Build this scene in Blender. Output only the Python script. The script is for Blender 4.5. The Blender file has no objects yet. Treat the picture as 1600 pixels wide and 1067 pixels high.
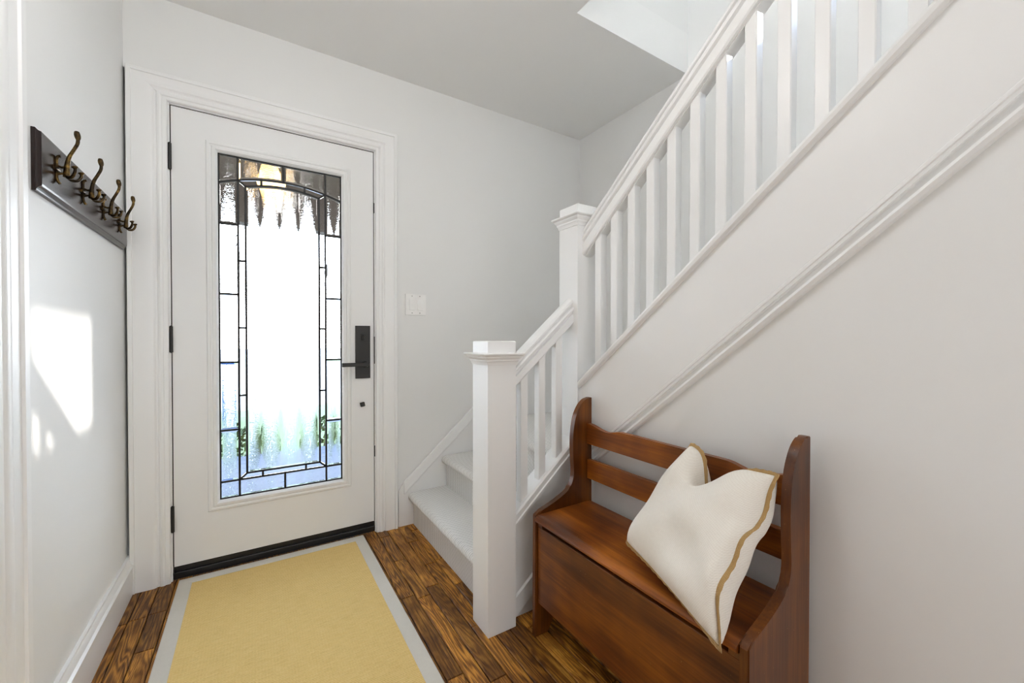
import bpy, bmesh, math, random
from mathutils import Vector, Matrix
random.seed(7)
S = bpy.context.scene
COL = S.collection
PI = math.pi

# ---------------------------------------------------------------- camera, world, sun, lights, exposure
cd = bpy.data.cameras.new('camera'); cam = bpy.data.objects.new('camera', cd); COL.objects.link(cam)
cd.sensor_width = 36.0; cd.sensor_fit = 'HORIZONTAL'; cd.lens = 640.0/1600.0*36.0; cd.clip_start = 0.02
cam.location = (0, 0, 1.075)
cam.rotation_euler = (math.radians(90-0.57), 0, -math.atan2(403, 640))
S.camera = cam
S.view_settings.view_transform = 'Standard'; S.view_settings.look = 'None'
S.view_settings.exposure = 0.10; S.view_settings.gamma = 1.0; S.view_settings.use_curve_mapping = False
S.cycles.use_denoising = True; S.cycles.filter_width = 1.2
S.cycles.max_bounces = 10; S.cycles.diffuse_bounces = 7; S.cycles.transmission_bounces = 6
S.cycles.use_adaptive_sampling = True; S.cycles.adaptive_threshold = 0.05
S.cycles.sample_clamp_indirect = 25.0

W = bpy.data.worlds.new('sky'); S.world = W; W.use_nodes = True
nt = W.node_tree; nt.nodes.clear()
wo = nt.nodes.new('ShaderNodeOutputWorld'); bg = nt.nodes.new('ShaderNodeBackground')
tc = nt.nodes.new('ShaderNodeTexCoord'); sx = nt.nodes.new('ShaderNodeSeparateXYZ'); cr = nt.nodes.new('ShaderNodeValToRGB')
nt.links.new(tc.outputs['Generated'], sx.inputs[0]); nt.links.new(sx.outputs['Z'], cr.inputs[0])
cr.color_ramp.elements[0].position = 0.0; cr.color_ramp.elements[0].color = (0.94, 0.97, 1.0, 1)
cr.color_ramp.elements[1].position = 0.7; cr.color_ramp.elements[1].color = (0.45, 0.65, 1.0, 1)
nt.links.new(cr.outputs[0], bg.inputs['Color']); bg.inputs['Strength'].default_value = 14.0
nt.links.new(bg.outputs[0], wo.inputs['Surface'])

SUN_DIR = Vector((1.0, -0.55, 0.6735))            # towards the sun
sl = bpy.data.lights.new('sun', 'SUN'); sl.energy = 6.0; sl.angle = math.radians(0.9); sl.color = (1.0, 0.95, 0.87)
so = bpy.data.objects.new('sun', sl); COL.objects.link(so); so.rotation_euler = SUN_DIR.to_track_quat('Z', 'Y').to_euler()
so.location = (8, -4, 8)

def area(name, loc, target, sx_, sy_, power, color=(1, 1, 1)):
    l = bpy.data.lights.new(name, 'AREA'); l.shape = 'RECTANGLE'; l.size = sx_; l.size_y = sy_; l.energy = power; l.color = color
    o = bpy.data.objects.new(name, l); COL.objects.link(o); o.location = loc
    o.rotation_euler = (Vector(loc)-Vector(target)).to_track_quat('Z', 'Y').to_euler()
    return o
# added area light standing in for living-room window daylight; wall behind it is closed
area('added_living_room_light', (-2.0, 2.29, 1.45), (-2.0, 0, 1.45), 1.9, 1.5, 26, (0.98, 0.99, 1.0))
# added unseen area light before the closed back wall, brightening the hall
area('added_back_light', (0.35, -1.97, 1.35), (0.35, 0, 1.35), 1.45, 2.1, 15, (1.0, 0.99, 0.97))

# ---------------------------------------------------------------- helpers
def finish(o, parent=None, label=None, cat=None, group=None, kind=None):
    COL.objects.link(o)
    if parent is not None: o.parent = parent
    return tag(o, label, cat, group, kind)
def tag(o, label=None, cat=None, group=None, kind=None):
    if label: o['label'] = label
    if cat: o['category'] = cat
    if group: o['group'] = group
    if kind: o['kind'] = kind
    return o
def empty(name, loc, label=None, cat=None, group=None, kind=None):
    o = bpy.data.objects.new(name, None); o.empty_display_size = 0.05; o.location = loc
    o['base'] = list(loc)
    return finish(o, None, label, cat, group, kind)
def base_of(p):
    while p is not None:
        if 'base' in p: return Vector(p['base'])
        p = p.parent
    return Vector((0, 0, 0))
def obj(name, bm, mat, parent=None, smooth=0, label=None, cat=None, group=None, kind=None, origin=None):
    """World-space bmesh -> one mesh object (vertices made relative to its thing's base)."""
    b = base_of(parent) if parent is not None else Vector(origin or (0, 0, 0))
    bmesh.ops.recalc_face_normals(bm, faces=bm.faces[:])
    if b.length: bmesh.ops.translate(bm, verts=bm.verts[:], vec=-b)
    me = bpy.data.meshes.new(name); bm.to_mesh(me); bm.free()
    mats = mat if isinstance(mat, (list, tuple)) else [mat]
    for m in mats: me.materials.append(m)
    if smooth:
        for p in me.polygons: p.use_smooth = True
        me.set_sharp_from_angle(angle=math.radians(smooth))
    o = bpy.data.objects.new(name, me)
    if parent is None: o.location = b; o['base'] = list(b)
    return finish(o, parent, label, cat, group, kind)
def B(): return bmesh.new()
def box(bm, x0, x1, y0, y1, z0, z1, bev=0.0, seg=1):
    r = bmesh.ops.create_cube(bm, size=1.0)
    vs = r['verts']
    for v in vs:
        v.co = Vector((x0+(v.co.x+.5)*(x1-x0), y0+(v.co.y+.5)*(y1-y0), z0+(v.co.z+.5)*(z1-z0)))
    if bev:
        es = list({e for v in vs for e in v.link_edges})
        bmesh.ops.bevel(bm, geom=es, offset=bev, segments=seg, affect='EDGES', profile=0.6)
    return bm
def sweep(bm, prof, p0, p1, ax, bx, m0=0.0, m1=0.0):
    """Closed profile [(a,b)..] extruded p0->p1; ends shifted along the path by m*a (mitres)."""
    p0, p1, ax, bx = Vector(p0), Vector(p1), Vector(ax), Vector(bx)
    d = (p1-p0).normalized()
    r0 = [bm.verts.new(p0+ax*a+bx*b+d*(m0*a)) for a, b in prof]
    r1 = [bm.verts.new(p1+ax*a+bx*b+d*(m1*a)) for a, b in prof]
    n = len(prof)
    for i in range(n):
        j = (i+1) % n
        bm.faces.new((r0[i], r0[j], r1[j], r1[i]))
    bm.faces.new(r0[::-1]); bm.faces.new(r1)
    return bm
def prism(bm, poly, f):
    """poly of (a,b); f(a,b,t) -> world point for t in (0,1)."""
    return loft(bm, [[f(a, b, 0) for a, b in poly], [f(a, b, 1) for a, b in poly]])
def loft(bm, rings, caps=True, closed=True):
    R = [[bm.verts.new(Vector(p)) for p in r] for r in rings]
    n = len(R[0])
    for k in range(len(R)-1):
        for i in range(n if closed else n-1):
            j = (i+1) % n
            bm.faces.new((R[k][i], R[k][j], R[k+1][j], R[k+1][i]))
    if caps: bm.faces.new(R[0][::-1]); bm.faces.new(R[-1])
    return bm
def tube(bm, pts, radii, n=8, squash=None):
    pts = [Vector(p) for p in pts]; rings = []; prev = None
    for i, p in enumerate(pts):
        t = (pts[min(i+1, len(pts)-1)]-pts[max(i-1, 0)]).normalized()
        if prev is None:
            u = t.orthogonal().normalized()
        else:
            u = (prev-t*prev.dot(t)).normalized()
        prev = u; w = t.cross(u); r = radii[i] if isinstance(radii, (list, tuple)) else radii
        rings.append([p+u*r*math.cos(2*PI*k/n)+w*r*math.sin(2*PI*k/n) for k in range(n)])
    return loft(bm, rings)
def lathe(bm, prof, c, n=24, axis='Z'):
    c = Vector(c); rings = []
    for r, h in prof:
        ring = []
        for k in range(n):
            a = 2*PI*k/n
            q = (r*math.cos(a), r*math.sin(a), h)
            if axis == 'Y': q = (q[0], h, q[1])
            if axis == 'X': q = (h, q[0], q[1])
            ring.append(c+Vector(q))
        rings.append(ring)
    return loft(bm, rings)
def square_loft(bm, cx, cy, levels):
    return loft(bm, [[(cx-h, cy-h, z), (cx+h, cy-h, z), (cx+h, cy+h, z), (cx-h, cy+h, z)] for h, z in levels])
def smooth_curve(pts, n=6):
    """Catmull-Rom through 2D/3D points."""
    P = [Vector(p) for p in pts]; out = []
    for i in range(len(P)-1):
        a, b, c, d = P[max(i-1, 0)], P[i], P[i+1], P[min(i+2, len(P)-1)]
        for k in range(n):
            t = k/n
            out.append(0.5*((2*b)+(c-a)*t+(2*a-5*b+4*c-d)*t*t+(3*b-a-3*c+d)*t**3))
    out.append(P[-1]); return out
def clone(o, parent, loc=None, label=None):
    c = o.copy(); COL.objects.link(c); c.parent = parent
    if loc is not None: c.location = loc
    return c

# ---------------------------------------------------------------- materials
class NT:
    def __init__(s, name):
        s.m = bpy.data.materials.new(name); s.m.use_nodes = True; s.t = s.m.node_tree; s.t.nodes.clear()
        s.out = s.t.nodes.new('ShaderNodeOutputMaterial')
    def n(s, typ, **kw):
        nd = s.t.nodes.new('ShaderNode'+typ)
        for k, v in kw.items():
            if k in nd.inputs: nd.inputs[k].default_value = v
            else: setattr(nd, k, v)
        return nd
    def l(s, a, b): s.t.links.new(a, b)
    def math(s, op, a, b=None):
        nd = s.n('Math', operation=op)
        for i, v in enumerate((a, b)):
            if v is None: continue
            if isinstance(v, (int, float)): nd.inputs[i].default_value = v
            else: s.l(v, nd.inputs[i])
        return nd.outputs[0]
    def mix(s, f, a, b):
        nd = s.n('Mix', data_type='RGBA')
        for k, v in ((0, f), (6, a), (7, b)):
            if isinstance(v, (int, float)): nd.inputs[k].default_value = v
            elif isinstance(v, tuple): nd.inputs[k].default_value = (*v, 1) if len(v) == 3 else v
            else: s.l(v, nd.inputs[k])
        return nd.outputs[2]
    def ramp(s, f, stops):
        nd = s.n('ValToRGB'); e = nd.color_ramp.elements
        while len(e) < len(stops): e.new(0.5)
        for i, (p, c) in enumerate(stops): e[i].position = p; e[i].color = (*c, 1)
        s.l(f, nd.inputs[0]); return nd.outputs[0]
    def mapping(s, src, scale=(1, 1, 1), loc=(0, 0, 0), rot=(0, 0, 0)):
        nd = s.n('Mapping'); nd.inputs['Scale'].default_value = scale; nd.inputs['Location'].default_value = loc; nd.inputs['Rotation'].default_value = rot
        s.l(src, nd.inputs['Vector']); return nd.outputs[0]
    def noise(s, vec, scale, detail=3, rough=0.5, dist=0.0):
        nd = s.n('TexNoise'); nd.inputs['Scale'].default_value = scale; nd.inputs['Detail'].default_value = detail
        nd.inputs['Roughness'].default_value = rough; nd.inputs['Distortion'].default_value = dist
        s.l(vec, nd.inputs['Vector']); return nd.outputs['Fac']
    def bump(s, h, strength=0.3, dist=0.001, normal=None):
        nd = s.n('Bump'); nd.inputs['Strength'].default_value = strength; nd.inputs['Distance'].default_value = dist
        s.l(h, nd.inputs['Height'])
        if normal is not None: s.l(normal, nd.inputs['Normal'])
        return nd.outputs[0]
    def bsdf(s, color, rough=0.5, normal=None, metal=0.0, spec=0.5, **kw):
        p = s.n('BsdfPrincipled')
        if isinstance(color, tuple): p.inputs['Base Color'].default_value = (*color, 1)
        else: s.l(color, p.inputs['Base Color'])
        if isinstance(rough, (int, float)): p.inputs['Roughness'].default_value = rough
        else: s.l(rough, p.inputs['Roughness'])
        p.inputs['Metallic'].default_value = metal; p.inputs['Specular IOR Level'].default_value = spec
        if normal is not None: s.l(normal, p.inputs['Normal'])
        for k, v in kw.items(): p.inputs[k].default_value = v
        s.l(p.outputs[0], s.out.inputs['Surface']); return p
def paint(name, col, rough=0.5, bump=0.15, scale=60, spec=0.5):
    k = NT(name); g = k.n('NewGeometry')
    f = k.noise(g.outputs['Position'], 3.0, 3)
    c = k.mix(f, tuple(x*0.985 for x in col), tuple(min(1, x*1.012) for x in col))
    h = k.noise(g.outputs['Position'], scale, 2)
    k.bsdf(c, rough, k.bump(h, bump, 0.0008), spec=spec); return k.m
def plain(name, col, rough=0.5, metal=0.0, spec=0.5):
    k = NT(name); g = k.n('NewGeometry'); f = k.noise(g.outputs['Position'], 25, 3)
    c = k.mix(f, tuple(x*0.93 for x in col), tuple(min(1, x*1.05) for x in col))
    k.bsdf(c, rough, None, metal, spec); return k.m

M_WALL = paint('wall_paint', (0.845, 0.85, 0.845), 0.42, 0.12, 90, 0.35)
M_CEIL = paint('ceiling_paint', (0.875, 0.88, 0.875), 0.8, 0.15, 120, 0.2)
M_TRIM = paint('trim_gloss_paint', (0.885, 0.89, 0.89), 0.36, 0.10, 35)
M_DOOR = paint('door_paint', (0.85, 0.855, 0.855), 0.4, 0.04, 60)
M_BLACK = plain('black_hardware', (0.020, 0.019, 0.018), 0.42)
M_SILL = plain('black_threshold', (0.010, 0.010, 0.011), 0.35)
M_CAME = plain('dark_lead', (0.013, 0.013, 0.014), 0.5)
M_SWITCH = plain('white_plastic', (0.93, 0.93, 0.92), 0.3)
M_GAPSHADE = plain('gap_shade_paint', (0.02, 0.02, 0.018), 0.9)  # near-black colour standing in for shade deep in the casing gap

def oak():
    k = NT('oak_strip_floor'); g = k.n('NewGeometry'); oi = k.n('ObjectInfo')
    off = k.n('CombineXYZ'); k.l(k.math('MULTIPLY', oi.outputs['Random'], 37.0), off.inputs[0]); k.l(k.math('MULTIPLY', oi.outputs['Random'], 91.0), off.inputs[1])
    add = k.n('VectorMath', operation='ADD'); k.l(g.outputs['Position'], add.inputs[0]); k.l(off.outputs[0], add.inputs[1])
    P = add.outputs[0]
    cath = k.noise(k.mapping(P, (17, 1.5, 1)), 1.0, 2.0, 0.45, 0.25)            # broad cathedral field
    rings = k.math('SINE', k.math('MULTIPLY', cath, 110.0))
    rings = k.math('MULTIPLY', k.math('ADD', rings, 1.0), 0.5)
    fine = k.noise(k.mapping(P, (240, 9, 1)), 1.0, 3, 0.65)
    pore = k.noise(k.mapping(P, (420, 16, 1)), 1.0, 2, 0.7)
    tone = k.math('ADD', k.math('MULTIPLY', rings, 0.25), k.math('ADD', k.math('MULTIPLY', fine, 0.55), k.math('MULTIPLY', oi.outputs['Random'], 0.20)))
    c = k.ramp(tone, [(0.26, (0.09, 0.032, 0.006)), (0.44, (0.27, 0.112, 0.018)), (0.62, (0.50, 0.24, 0.040)), (0.84, (0.68, 0.38, 0.085))])
    pr = k.ramp(pore, [(0.36, (0.35, 0.30, 0.26)), (0.50, (1, 1, 1))])
    mul = k.n('Mix', data_type='RGBA', blend_type='MULTIPLY'); mul.inputs[0].default_value = 0.75
    k.l(c, mul.inputs[6]); k.l(pr, mul.inputs[7])
    worn = k.noise(k.mapping(g.outputs['Position'], (9, 4.0, 1), (3.2, 1.3, 0)), 1.0, 4, 0.6)
    wf = k.math('ADD', worn, k.math('MULTIPLY', k.math('SUBTRACT', oi.outputs['Random'], 0.5), 0.28))
    wm = k.ramp(wf, [(0.47, (0, 0, 0)), (0.62, (1, 1, 1))])
    dark = k.n('Mix', data_type='RGBA', blend_type='MULTIPLY'); k.l(k.math('MULTIPLY', wm, 0.85), dark.inputs[0])
    k.l(mul.outputs[2], dark.inputs[6]); dark.inputs[7].default_value = (0.40, 0.33, 0.30, 1)
    h = k.math('ADD', k.math('MULTIPLY', fine, 0.6), pore)
    r = k.math('ADD', k.math('MULTIPLY', worn, 0.25), 0.30)
    wn2 = k.n('TexWhiteNoise', noise_dimensions='1D'); k.l(k.math('MULTIPLY', oi.outputs['Random'], 531.7), wn2.inputs['W'])
    tn = k.n('Mix', data_type='RGBA', blend_type='MULTIPLY'); tn.inputs[0].default_value = 1.0
    k.l(dark.outputs[2], tn.inputs[6]); k.l(k.ramp(wn2.outputs['Value'], [(0.0, (0.62, 0.56, 0.52)), (0.5, (1.1, 1.06, 1.0)), (1.0, (1.55, 1.48, 1.3))]), tn.inputs[7])
    k.bsdf(tn.outputs[2], r, k.bump(h, 0.25, 0.0006), spec=0.35); return k.m
M_OAK = oak()
M_FLOORBASE = plain('floor_gap_dark', (0.035, 0.016, 0.006), 0.7)

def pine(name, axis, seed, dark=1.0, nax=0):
    """Dark-stained pine, grain along axis (0 x,1 y,2 z), with knots."""
    k = NT(name); tcn = k.n('TexCoord'); P = k.mapping(tcn.outputs['Object'], (1, 1, 1), (seed*1.7, seed*2.3, seed*0.9))
    sc = [16, 16, 16]; sc[axis] = 1.6
    f1 = k.noise(k.mapping(P, tuple(sc)), 1.0, 3, 0.55, 0.8)
    sc2 = [150, 150, 150]; sc2[axis] = 5
    f2 = k.noise(k.mapping(P, tuple(sc2)), 1.0, 3, 0.6)
    big = k.noise(P, 4.5, 3, 0.55)
    t = k.math('ADD', k.math('ADD', k.math('MULTIPLY', f1, 0.38), k.math('MULTIPLY', f2, 0.22)), k.math('MULTIPLY', big, 0.42))
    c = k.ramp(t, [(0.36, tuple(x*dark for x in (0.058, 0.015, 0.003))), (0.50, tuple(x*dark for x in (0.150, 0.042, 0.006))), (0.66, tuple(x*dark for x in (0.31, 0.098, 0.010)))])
    vs = [5.2, 5.2, 5.2]; vs[axis] = 3.4; vs[nax] = 0.0
    vo = k.n('TexVoronoi', feature='F1'); vo.inputs['Scale'].default_value = 1.0; k.l(k.mapping(P, tuple(vs)), vo.inputs['Vector'])
    kn = k.ramp(vo.outputs['Distance'], [(0.018, (0.14, 0.10, 0.09)), (0.05, (0.40, 0.34, 0.32)), (0.11, (1, 1, 1))])
    mul = k.n('Mix', data_type='RGBA', blend_type='MULTIPLY'); mul.inputs[0].default_value = 0.9
    k.l(c, mul.inputs[6]); k.l(kn, mul.inputs[7])
    sp = k.noise(P, 210, 1, 0.5); spk = k.ramp(sp, [(0.775, (0, 0, 0)), (0.80, (1, 1, 1))])   # nicks in the varnish
    c2 = k.mix(k.math('MULTIPLY', spk, 0.55), mul.outputs[2], (0.42, 0.24, 0.10))
    r = k.math('ADD', k.math('MULTIPLY', big, 0.15), 0.25)
    k.bsdf(c2, r, k.bump(f2, 0.12, 0.0008), spec=0.45); return k.m

def carpet():
    k = NT('grey_loop_carpet'); g = k.n('NewGeometry'); sep = k.n('SeparateXYZ'); k.l(g.outputs['Position'], sep.inputs[0])
    y = k.math('MULTIPLY', sep.outputs[1], 2*PI/0.0125)
    xz = k.math('ADD', sep.outputs[0], k.math('MULTIPLY', sep.outputs[2], -1.0))
    row = k.math('FLOOR', k.math('MULTIPLY', sep.outputs[1], 1/0.0125))
    ph = k.math('MULTIPLY', row, 2.1)
    a = k.math('MULTIPLY', k.math('ADD', k.math('SINE', y), 1.0), 0.5)
    b = k.math('MULTIPLY', k.math('ADD', k.math('SINE', k.math('ADD', k.math('MULTIPLY', xz, 2*PI/0.02), ph)), 1.0), 0.5)
    n = k.noise(g.outputs['Position'], 420, 2, 0.6)
    h = k.math('ADD', k.math('ADD', k.math('MULTIPLY', a, 0.55), k.math('MULTIPLY', b, 0.25)), k.math('MULTIPLY', n, 0.5))
    c = k.ramp(h, [(0.2, (0.60, 0.595, 0.58)), (0.85, (0.84, 0.835, 0.82))])
    k.bsdf(c, 0.95, k.bump(h, 0.55, 0.003), spec=0.1); return k.m
M_CARPET = carpet()

def sisal():
    k = NT('sisal_weave'); g = k.n('NewGeometry'); sep = k.n('SeparateXYZ'); k.l(g.outputs['Position'], sep.inputs[0])
    wob = k.noise(k.mapping(g.outputs['Position'], (6, 25, 1)), 1.0, 2)
    y = k.math('ADD', k.math('MULTIPLY', sep.outputs[1], 2*PI/0.0068), k.math('MULTIPLY', wob, 2.5))
    sn = k.math('MULTIPLY', k.math('ADD', k.math('SINE', y), 1.0), 0.5)
    a = k.math('ADD', k.math('MULTIPLY', sn, 0.35), k.math('MULTIPLY', k.noise(k.mapping(g.outputs['Position'], (22, 210, 1)), 1.0, 2, 0.6), 0.65))
    x = k.math('MULTIPLY', k.math('ADD', k.math('SINE', k.math('MULTIPLY', sep.outputs[0], 2*PI/0.009)), 1.0), 0.5)
    n = k.noise(g.outputs['Position'], 330, 3, 0.65)
    big = k.noise(k.mapping(g.outputs['Position'], (3, 14, 1)), 1.0, 3)
    h = k.math('ADD', k.math('ADD', k.math('MULTIPLY', a, 0.55), k.math('MULTIPLY', x, 0.03)), k.math('MULTIPLY', n, 0.45))
    c0 = k.ramp(h, [(0.18, (0.47, 0.30, 0.09)), (0.50, (0.80, 0.58, 0.23)), (0.9, (0.92, 0.76, 0.42))])
    c = k.mix(k.math('MULTIPLY', big, 0.35), c0, (0.82, 0.61, 0.24))
    k.bsdf(c, 0.9, k.bump(h, 0.6, 0.002), spec=0.1); return k.m
M_SISAL = sisal()
def cloth(name, c1, c2, scale=900, bump=0.35):
    k = NT(name); tcn = k.n('TexCoord'); P = tcn.outputs['Object']
    sep = k.n('SeparateXYZ'); k.l(P, sep.inputs[0])
    w1 = k.math('SINE', k.math('MULTIPLY', k.math('ADD', sep.outputs[1], k.math('MULTIPLY', sep.outputs[2], 0.6)), scale))
    w2 = k.math('SINE', k.math('MULTIPLY', k.math('SUBTRACT', sep.outputs[2], k.math('MULTIPLY', sep.outputs[1], 0.6)), scale))
    n = k.noise(P, 160, 3, 0.6); bigN = k.noise(P, 9, 3)
    h = k.math('ADD', k.math('MULTIPLY', k.math('ADD', w1, w2), 0.2), n)
    c = k.mix(k.math('ADD', k.math('MULTIPLY', h, 0.4), k.math('MULTIPLY', bigN, 0.5)), c1, c2)
    k.bsdf(c, 0.9, k.bump(h, bump, 0.0012), spec=0.15, **{'Sheen Weight': 0.2}); return k.m
M_LINEN = cloth('cream_linen', (0.78, 0.73, 0.65), (0.93, 0.90, 0.84), 1500)
M_PIPING = cloth('tan_piping', (0.36, 0.21, 0.075), (0.56, 0.38, 0.17), 2600, 0.6)
M_BORDER = cloth('rug_binding', (0.60, 0.57, 0.51), (0.74, 0.715, 0.655), 2400, 0.4)

def brass():
    k = NT('antique_brass'); tcn = k.n('TexCoord'); f = k.noise(tcn.outputs['Object'], 45, 3, 0.6)
    sep = k.n('SeparateXYZ'); k.l(tcn.outputs['Object'], sep.inputs[0])
    c = k.ramp(f, [(0.40, (0.030, 0.021, 0.012)), (0.58, (0.10, 0.062, 0.022)), (0.74, (0.34, 0.21, 0.06))])
    k.bsdf(c, 0.33, k.bump(f, 0.2, 0.001), 0.9); return k.m
M_BRASS = brass()
def rackwood():
    k = NT('dark_cherry_varnish'); tcn = k.n('TexCoord'); f = k.noise(k.mapping(tcn.outputs['Object'], (60, 3, 60)), 1.0, 3, 0.6)
    c = k.ramp(f, [(0.35, (0.007, 0.003, 0.0025)), (0.65, (0.022, 0.009, 0.007))])
    k.bsdf(c, 0.24, None, spec=0.5); return k.m
M_RACK = rackwood()

def glass(name, textured):
    k = NT(name); g = k.n('BsdfGlass'); g.inputs['IOR'].default_value = 1.5; g.inputs['Roughness'].default_value = 0.0
    g.inputs['Color'].default_value = (0.99, 0.995, 0.99, 1)
    if textured:
        geo = k.n('NewGeometry'); sep = k.n('SeparateXYZ'); k.l(geo.outputs['Position'], sep.inputs[0])
        # falling-rain texture: fine horizontal ripple whose strength swells and fades in 83 mm wide vertical bands
        band = k.math('ABSOLUTE', k.math('SINE', k.math('MULTIPLY', k.math('SUBTRACT', sep.outputs[0], 0.0265), PI/0.083)))
        band = k.math('POWER', band, 1.3)
        rip = k.noise(k.mapping(geo.outputs['Position'], (150, 1, 420)), 1.0, 1.0, 0.5)
        fine = k.noise(geo.outputs['Position'], 700, 1, 0.5)
        h = k.math('MULTIPLY', rip, band)
        h = k.math('ADD', h, k.math('MULTIPLY', fine, 0.012))
        k.l(k.bump(h, 1.0, 0.0013), g.inputs['Normal'])
    k.l(g.outputs[0], k.out.inputs['Surface']); return k.m
M_GCLEAR = glass('clear_bevel_glass', False)
M_GRAIN = glass('rain_texture_glass', True)
def windowglass():
    k = NT('thin_window_glass'); t = k.n('BsdfTransparent'); gl = k.n('BsdfGlossy'); gl.inputs['Roughness'].default_value = 0.02
    fr = k.n('Fresnel'); fr.inputs['IOR'].default_value = 1.3; mx = k.n('MixShader')
    k.l(fr.outputs[0], mx.inputs[0]); k.l(t.outputs[0], mx.inputs[1]); k.l(gl.outputs[0], mx.inputs[2]); k.l(mx.outputs[0], k.out.inputs['Surface']); return k.m
M_WGLASS = windowglass()
def emit(name, col, st):
    k = NT(name); e = k.n('Emission'); e.inputs['Color'].default_value = (*col, 1); e.inputs['Strength'].default_value = st
    k.l(e.outputs[0], k.out.inputs['Surface']); return k.m

# ---------------------------------------------------------------- dimensions
XL, XW, XR = -0.455, 1.145, 2.045      # left wall, plaster under the stairs, far stairwell wall
YF = 2.31                              # front (door) wall
YB = -2.0
ZC = 2.533
S2 = 0.808                             # slope of the upper flight
def z_string(y): return 0.888+S2*(1.262-y)      # top of the string board of the upper flight
YN0, YN1 = 1.272, 1.392                # lower newel
XT0, XT1 = 1.125, 1.243                # tall newel

# ---------------------------------------------------------------- setting
fl = obj('floor', box(B(), XL-0.1, XW+0.1, YB, YF+0.05, -0.12, -0.0085), M_FLOORBASE, kind='structure', label='dark brown narrow-strip oak floor of the entrance hall')
unit = None
w = 0.0572; x = XL-0.012; cols = 0
while x < XW+0.06:
    y = -0.62-random.random()*0.5
    while y < 2.34:
        L = random.choice((0.25, 0.36, 0.48, 0.6, 0.75))*random.uniform(0.9, 1.1)
        y1 = min(y+L, 2.345)
        if y1-y > 0.05 and not (x > 0.80 and y > 1.40) and y1 > -0.6:
            hx, hy = w/2-0.0016, (y1-y)/2-0.0014; c = 0.0018
            ring = lambda d, z: [(-hx+d, -hy+d, z), (hx-d, -hy+d, z), (hx-d, hy-d, z), (-hx+d, hy-d, z)]
            o = obj('plank', loft(B(), [ring(0, -0.009), ring(0, -0.0018), ring(c, 0.0)]), M_OAK, fl)
            o.location = (x+w/2, (y+y1)/2, random.uniform(-0.0005, 0.0005))
        y = y1
    x += w

bm = B()
box(bm, -0.438, -0.335, YF, YF+0.14, 0, 2.20)
box(bm, -0.438, 0.59, YF, YF+0.14, 2.118, 2.20)
box(bm, XL-0.145, XR+0.1, YF, YF+0.14, 2.20, ZC+0.02)
box(bm, 0.59, XR+0.1, YF, YF+0.14, -0.02, 2.20)
obj('wall_front', bm, M_WALL, kind='structure', label='pale grey painted wall around the front door')
obj('wall_front_shade_backing', box(B(), XL-0.145, -0.336, YF+0.1405, YF+0.22, -0.02, 2.3), M_GAPSHADE, kind='structure', label='near-black backing that paints the shade in the gap beside the door casing')  # solid dark backing, the slit's shade painted in its colour
# left wall with the wide doorway to the living room
bm = B()
box(bm, XL-0.12, XL, 1.275, YF+0.14, -0.02, ZC)
box(bm, XL-0.12, XL, -0.5, 1.275, 2.12, ZC)
box(bm, XL-0.12, XL, YB, -0.5, -0.02, ZC)
obj('wall_left', bm, M_WALL, kind='structure', label='pale grey painted wall carrying the coat rack')
obj('wall_back', box(B(), -3.6, XR+0.1, YB-0.1, YB, -0.02, 4.95), M_WALL, kind='structure', label='plain wall closing the hall behind the viewer')
# under-stair wall: plaster, then the string board above it
def yz_poly(bm, pts, x0, x1):
    return prism(bm, pts, lambda a, b, t: (x0+(x1-x0)*t, a, b))
bm = B(); yz_poly(bm, [(YB, 0), (1.28, 0), (1.28, z_string(1.28)-0.03), (-0.70, z_string(-0.70)-0.03), (-0.70, ZC-0.001), (YB, ZC-0.001)], XW, XT1)
obj('wall_right', bm, M_WALL, kind='structure', label='plaster wall under the upper flight, behind the bench')
# far stairwell wall with a small window high up
WY0, WY1, WZ0, WZ1 = 0.035, 0.505, 2.475, 2.885
bm = B()
box(bm, XR, XR+0.1, YB, WY0, -0.02, 4.95); box(bm, XR, XR+0.1, WY1, YF+0.14, -0.02, 4.95)
box(bm, XR, XR+0.1, WY0, WY1, -0.02, WZ0); box(bm, XR, XR+0.1, WY0, WY1, WZ1, 4.95)
obj('wall_stairwell', bm, M_WALL, kind='structure', label='pale wall on the far side of the stairwell')
wn = empty('window_1', (XR+0.05, (WY0+WY1)/2, WZ0), kind='structure', label='small window high in the stairwell wall')
obj('pane', box(B(), XR+0.05, XR+0.054, WY0, WY1, WZ0, WZ1), M_WGLASS, wn)
# ceiling with the stairwell opening, walls of the upper stairwell
bm = B()
box(bm, XL-0.12, 1.236, YB, YF+0.14, ZC, ZC+0.22); box(bm, 1.236, XR+0.1, 1.415, YF+0.14, ZC, ZC+0.22)
obj('ceiling', bm, M_CEIL, kind='structure', label='flat pale ceiling of the hall with the stairwell opening')
bm = B(); box(bm, 1.236, XR, 1.4152, 1.55, ZC+0.0005, 4.95); obj('wall_upper_front', bm, M_WALL, kind='structure', label='upper wall at the end of the stairwell opening')
bm = B(); box(bm, 1.12, 1.2358, YB, 1.5, ZC+0.2205, 4.95); obj('wall_upper_left', bm, M_WALL, kind='structure', label='upper wall beside the stairwell opening')
obj('ceiling_upper', box(B(), 1.12, XR+0.1, YB, 1.55, 4.951, 5.1), M_CEIL, kind='structure', label='ceiling over the stairwell')
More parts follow.
